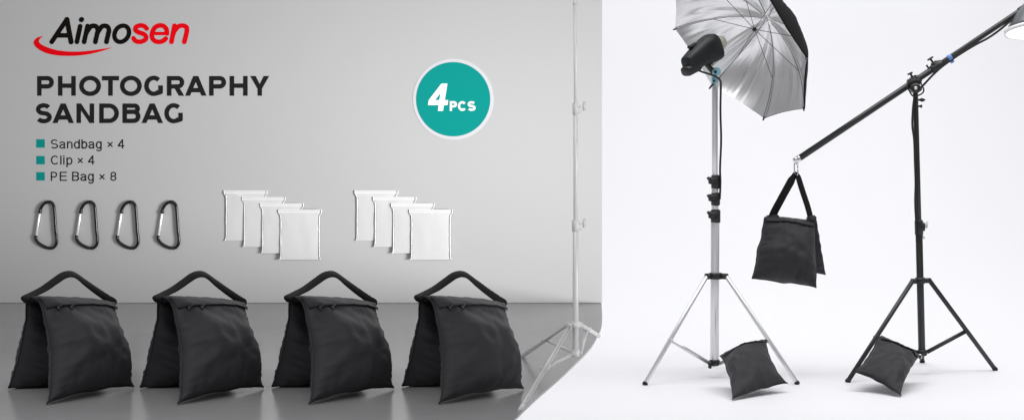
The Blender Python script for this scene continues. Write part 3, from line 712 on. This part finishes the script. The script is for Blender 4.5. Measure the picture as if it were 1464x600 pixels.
# ================================================================ HANGING SANDBAG
def build_hook():
    k = BD/F; q = lambda x, y: P(x, y, BD-.02)
    t = thing('snap_hook', 'silver snap hook on the low end of the boom, holding the hanging sandbag', 'hook', q(1138, 240))
    bm = BM(); tube(bm, cr([q(1140, 236), q(1141, 232.5), q(1139, 230.5), q(1136, 232.5), q(1135.6, 240), q(1136.5, 248), q(1138, 251), q(1140.3, 248.5), q(1140.6, 242)], 6), 1.0*k, 10); obj('body', bm, M['chrome'], t)
    bm = BM(); rod(bm, q(1140.2, 236), q(1140.7, 243), .9*k, 10); obj('gate', bm, M['chrome'], t)
build_hook()
def build_hanging_bag():
    D = BD-.06; k = D/F; q = lambda x, y, dd=0: P(x, y, D+dd)
    t = thing('sandbag', 'black sandbag hanging by its strap from the boom arm', 'sandbag', q(1125, 404))
    A = [q(1093, 310, -.02), q(1164, 318, 0), q(1167, 411, -.10), q(1075, 398, -.14)]
    B = [q(1098, 309, .05), q(1168, 315, .07), q(1181, 393, .17), q(1095, 385, .13)]
    bm = BM(); f, n = pillow(bm, A, .13, .05, dict(l=.015, r=.005, t=.0, b=.02), 5, wr=.021, fillv=.58, wob=2.2); fp = obj('front_pouch', bm, M['cloth'], t)
    bm = BM(); seam(bm, f, 'lrb', .003); obj('seam', bm, M['flap'], fp)
    bm = BM(); f2, _ = pillow(bm, B, .035, .05, dict(l=.01, r=.01, t=0., b=.03), 6, wr=.018, fillv=.60, wob=2.); rp = obj('rear_pouch', bm, M['cloth'], t)
    bm = BM(); N = 24; rows = []
    for j in range(7):
        r = []
        for i in range(N+1):
            u = i/N; a = f(u, .03, 1); b = f2(u, .03, -1); s = j/6; r.append(bm.verts.new(a.lerp(b, s)+Vector((0, 0, .014*math.sin(math.pi*s)+.004*noise.noise(Vector((u*7, s*3, 4)))))))
        rows.append(r)
    for a, b in zip(rows, rows[1:]):
        for i in range(N): bm.faces.new((a[i], a[i+1], b[i+1], b[i]))
    shell(bm, .005); obj('top_panel', bm, M['flap'], t)
    bm = BM(); rows = []
    for j in range(5):
        rows.append([bm.verts.new(f(.02+.96*i/N, .005+.075*j/4, 1)+n*(.005+.003*j/4+.002*noise.noise(Vector((i*.5, j*.4, 8))))) for i in range(N+1)])
    for a, b in zip(rows, rows[1:]):
        for i in range(N): bm.faces.new((a[i], a[i+1], b[i+1], b[i]))
    shell(bm, .005); obj('zip_flap', bm, M['flap'], t)
    bm = BM(); pts = cr([q(1103, 316, .0), q(1106, 305, .0), q(1116, 286, .01), q(1128, 264, .02), q(1135, 252, .03), q(1138, 249, .04), q(1141, 253, .04), q(1147, 272, .04), q(1154, 293, .04), q(1158, 308, .03), q(1158, 316, .03)], 6)
    m = len(pts); wd = []; w = []
    for i in range(m):
        s = i/(m-1); wd.append(Vector((1, .5, .35)) if s < .45 else Vector((1, .6, .2))); w.append(.062 if s < .38 else .036 if s < .6 else .046)
    for i in range(2, m-2): w[i] = (w[i-2]+w[i-1]+w[i]+w[i+1]+w[i+2])/5
    ribbon(bm, pts, wd, w, .004); obj('strap', bm, M['web'], t)
    for x, y, a in ((1104, 312, 9), (1160, 313, 6)):
        bm = BM(); box(bm, q(x, y, .02), (a*k, 0, a*.12*k), (0, .04, 0), (0, 0, 5*k), .008); obj('strap_tab', bm, M['flap'], t)
build_hanging_bag()

# ================================================================ SANDBAGS ON THE STAND LEGS
def build_leg_bag(A, seed, label, hook, anchor, D_b):
    base = (A[2]+A[3])/2; base.z = 0
    t = thing('sandbag', label, 'sandbag', base, 'small square sandbags at the feet of the stands')
    bm = BM(); f, n = pillow(bm, A, .095, .045, dict(l=.065, r=.085, t=.015, b=.045), seed, wr=.013, fillv=.5, wob=1.8); fp = obj('front_pouch', bm, M['cloth'], t)
    bm = BM(); seam(bm, f, 'tlrb', .0030); obj('seam', bm, M['flap'], fp)
    bm = BM(); N = 24; rows = []
    for j in range(5):
        rows.append([bm.verts.new(f(.03+.94*i/N, .006+.115*j/4, 1)+n*(.004+.004*j/4+.002*noise.noise(Vector((i*.5, j*.4, seed))))) for i in range(N+1)])
    for a, b in zip(rows, rows[1:]):
        for i in range(N): bm.faces.new((a[i], a[i+1], b[i+1], b[i]))
    shell(bm, .005); obj('zip_flap', bm, M['flap'], t)
    # second pouch folded behind the first, on the far side of the leg
    c = sum(A, Vector())/4; back = [p.lerp(c, .36)-n*.075+Vector((0, 0, .03)) for p in A]
    bm = BM(); pillow(bm, back, .04, .05, .06, seed+3, wr=.006); obj('rear_pouch', bm, M['cloth'], t)
    bm = BM(); tube(bm, cr([f(hook[0], hook[1], 1), f(hook[0], hook[1], 1).lerp(anchor, .5)+Vector((0, 0, -.012)), anchor], 8), .006, 8); obj('strap', bm, M['web'], t)
    bm = BM(); r = .011; tube(bm, [anchor+Vector((r*math.cos(a), .3*r*math.sin(a), r*math.sin(a))) for a in [2*math.pi*i/20 for i in range(20)]], .0042, 8, closed=True); obj('snap_ring', bm, M['chrome'], t)
def fl(px, py, z): return P(px, py, (EYE-z)*F/(py-HY))   # point at a height above the floor
build_leg_bag([P(1029, 508, 10.18), P(1095, 485, 10.22), P(1126, 547, 10.0), flo(1047, 573)+Vector((0, 0, .012))], 11,
              'small black sandbag tied to the right leg of the silver stand', (1., 0.), P(1095.5, 487, 10.40), 10)
build_leg_bag([P(1256, 479, 10.33), P(1315, 509, 10.42), flo(1288, 568)+Vector((0, 0, .012)), P(1221, 531, 10.05)], 14,
              'small black sandbag between the left leg and pole of the black boom stand', (1., 0.), P(1315.5, 509, 10.64), 10)

# ================================================================ CAMERA, LIGHT
cam = bpy.data.cameras.new('camera'); co = bpy.data.objects.new('camera', cam); COL.objects.link(co)
co.location = (0, 0, EYE); co.rotation_euler = (math.pi/2, 0, 0)
cam.sensor_width = 36; cam.lens = 36*F/1464; cam.shift_y = -100/1464; cam.clip_end = 200; S.camera = co
w = bpy.data.worlds.new('World'); S.world = w; w.use_nodes = True
bg = w.node_tree.nodes['Background']; bg.inputs[0].default_value = (.98, .98, 1, 1); bg.inputs[1].default_value = .315
def area(name, loc, tgt, sx, sy, e, col=(1, 1, 1)):
    l = bpy.data.lights.new(name, 'AREA'); l.shape = 'RECTANGLE'; l.size = sx; l.size_y = sy; l.energy = e; l.color = col
    o = bpy.data.objects.new(name, l); COL.objects.link(o); o.location = loc
    o.rotation_euler = (Vector(tgt)-Vector(loc)).to_track_quat('-Z', 'Y').to_euler(); return o
def spot(name, loc, tgt, e, size, blend, rad):
    l = bpy.data.lights.new(name, 'SPOT'); l.energy = e; l.spot_size = math.radians(size); l.spot_blend = blend; l.shadow_soft_size = rad
    o = bpy.data.objects.new(name, l); COL.objects.link(o); o.location = loc
    o.rotation_euler = (Vector(tgt)-Vector(loc)).to_track_quat('-Z', 'Y').to_euler(); return o
area('added_sweep_fill', (2.3, 10.3, 5.6), (2.3, 11.6, .2), 8, 3.5, 355)  # unseen area lamp, added to bring the white sweep up to brightness
area('added_table_fill', (-1.0, 2.7, 2.6), (-.85, 4.3, 1.0), 2.4, .8, 26)  # unseen area lamp, added to lift the table sandbags and table front
spot('wall_spot', (4.0, 3.2, 1.25), (-.2, WALL_Y, 1.44), 3250, 35, 1., 1.3)

S.render.engine = 'CYCLES'; S.cycles.use_denoising = True; S.cycles.max_bounces = 8; S.cycles.transparent_max_bounces = 16
S.view_settings.view_transform = 'Standard'; S.view_settings.look = 'None'; S.view_settings.exposure = 0; S.view_settings.gamma = 1
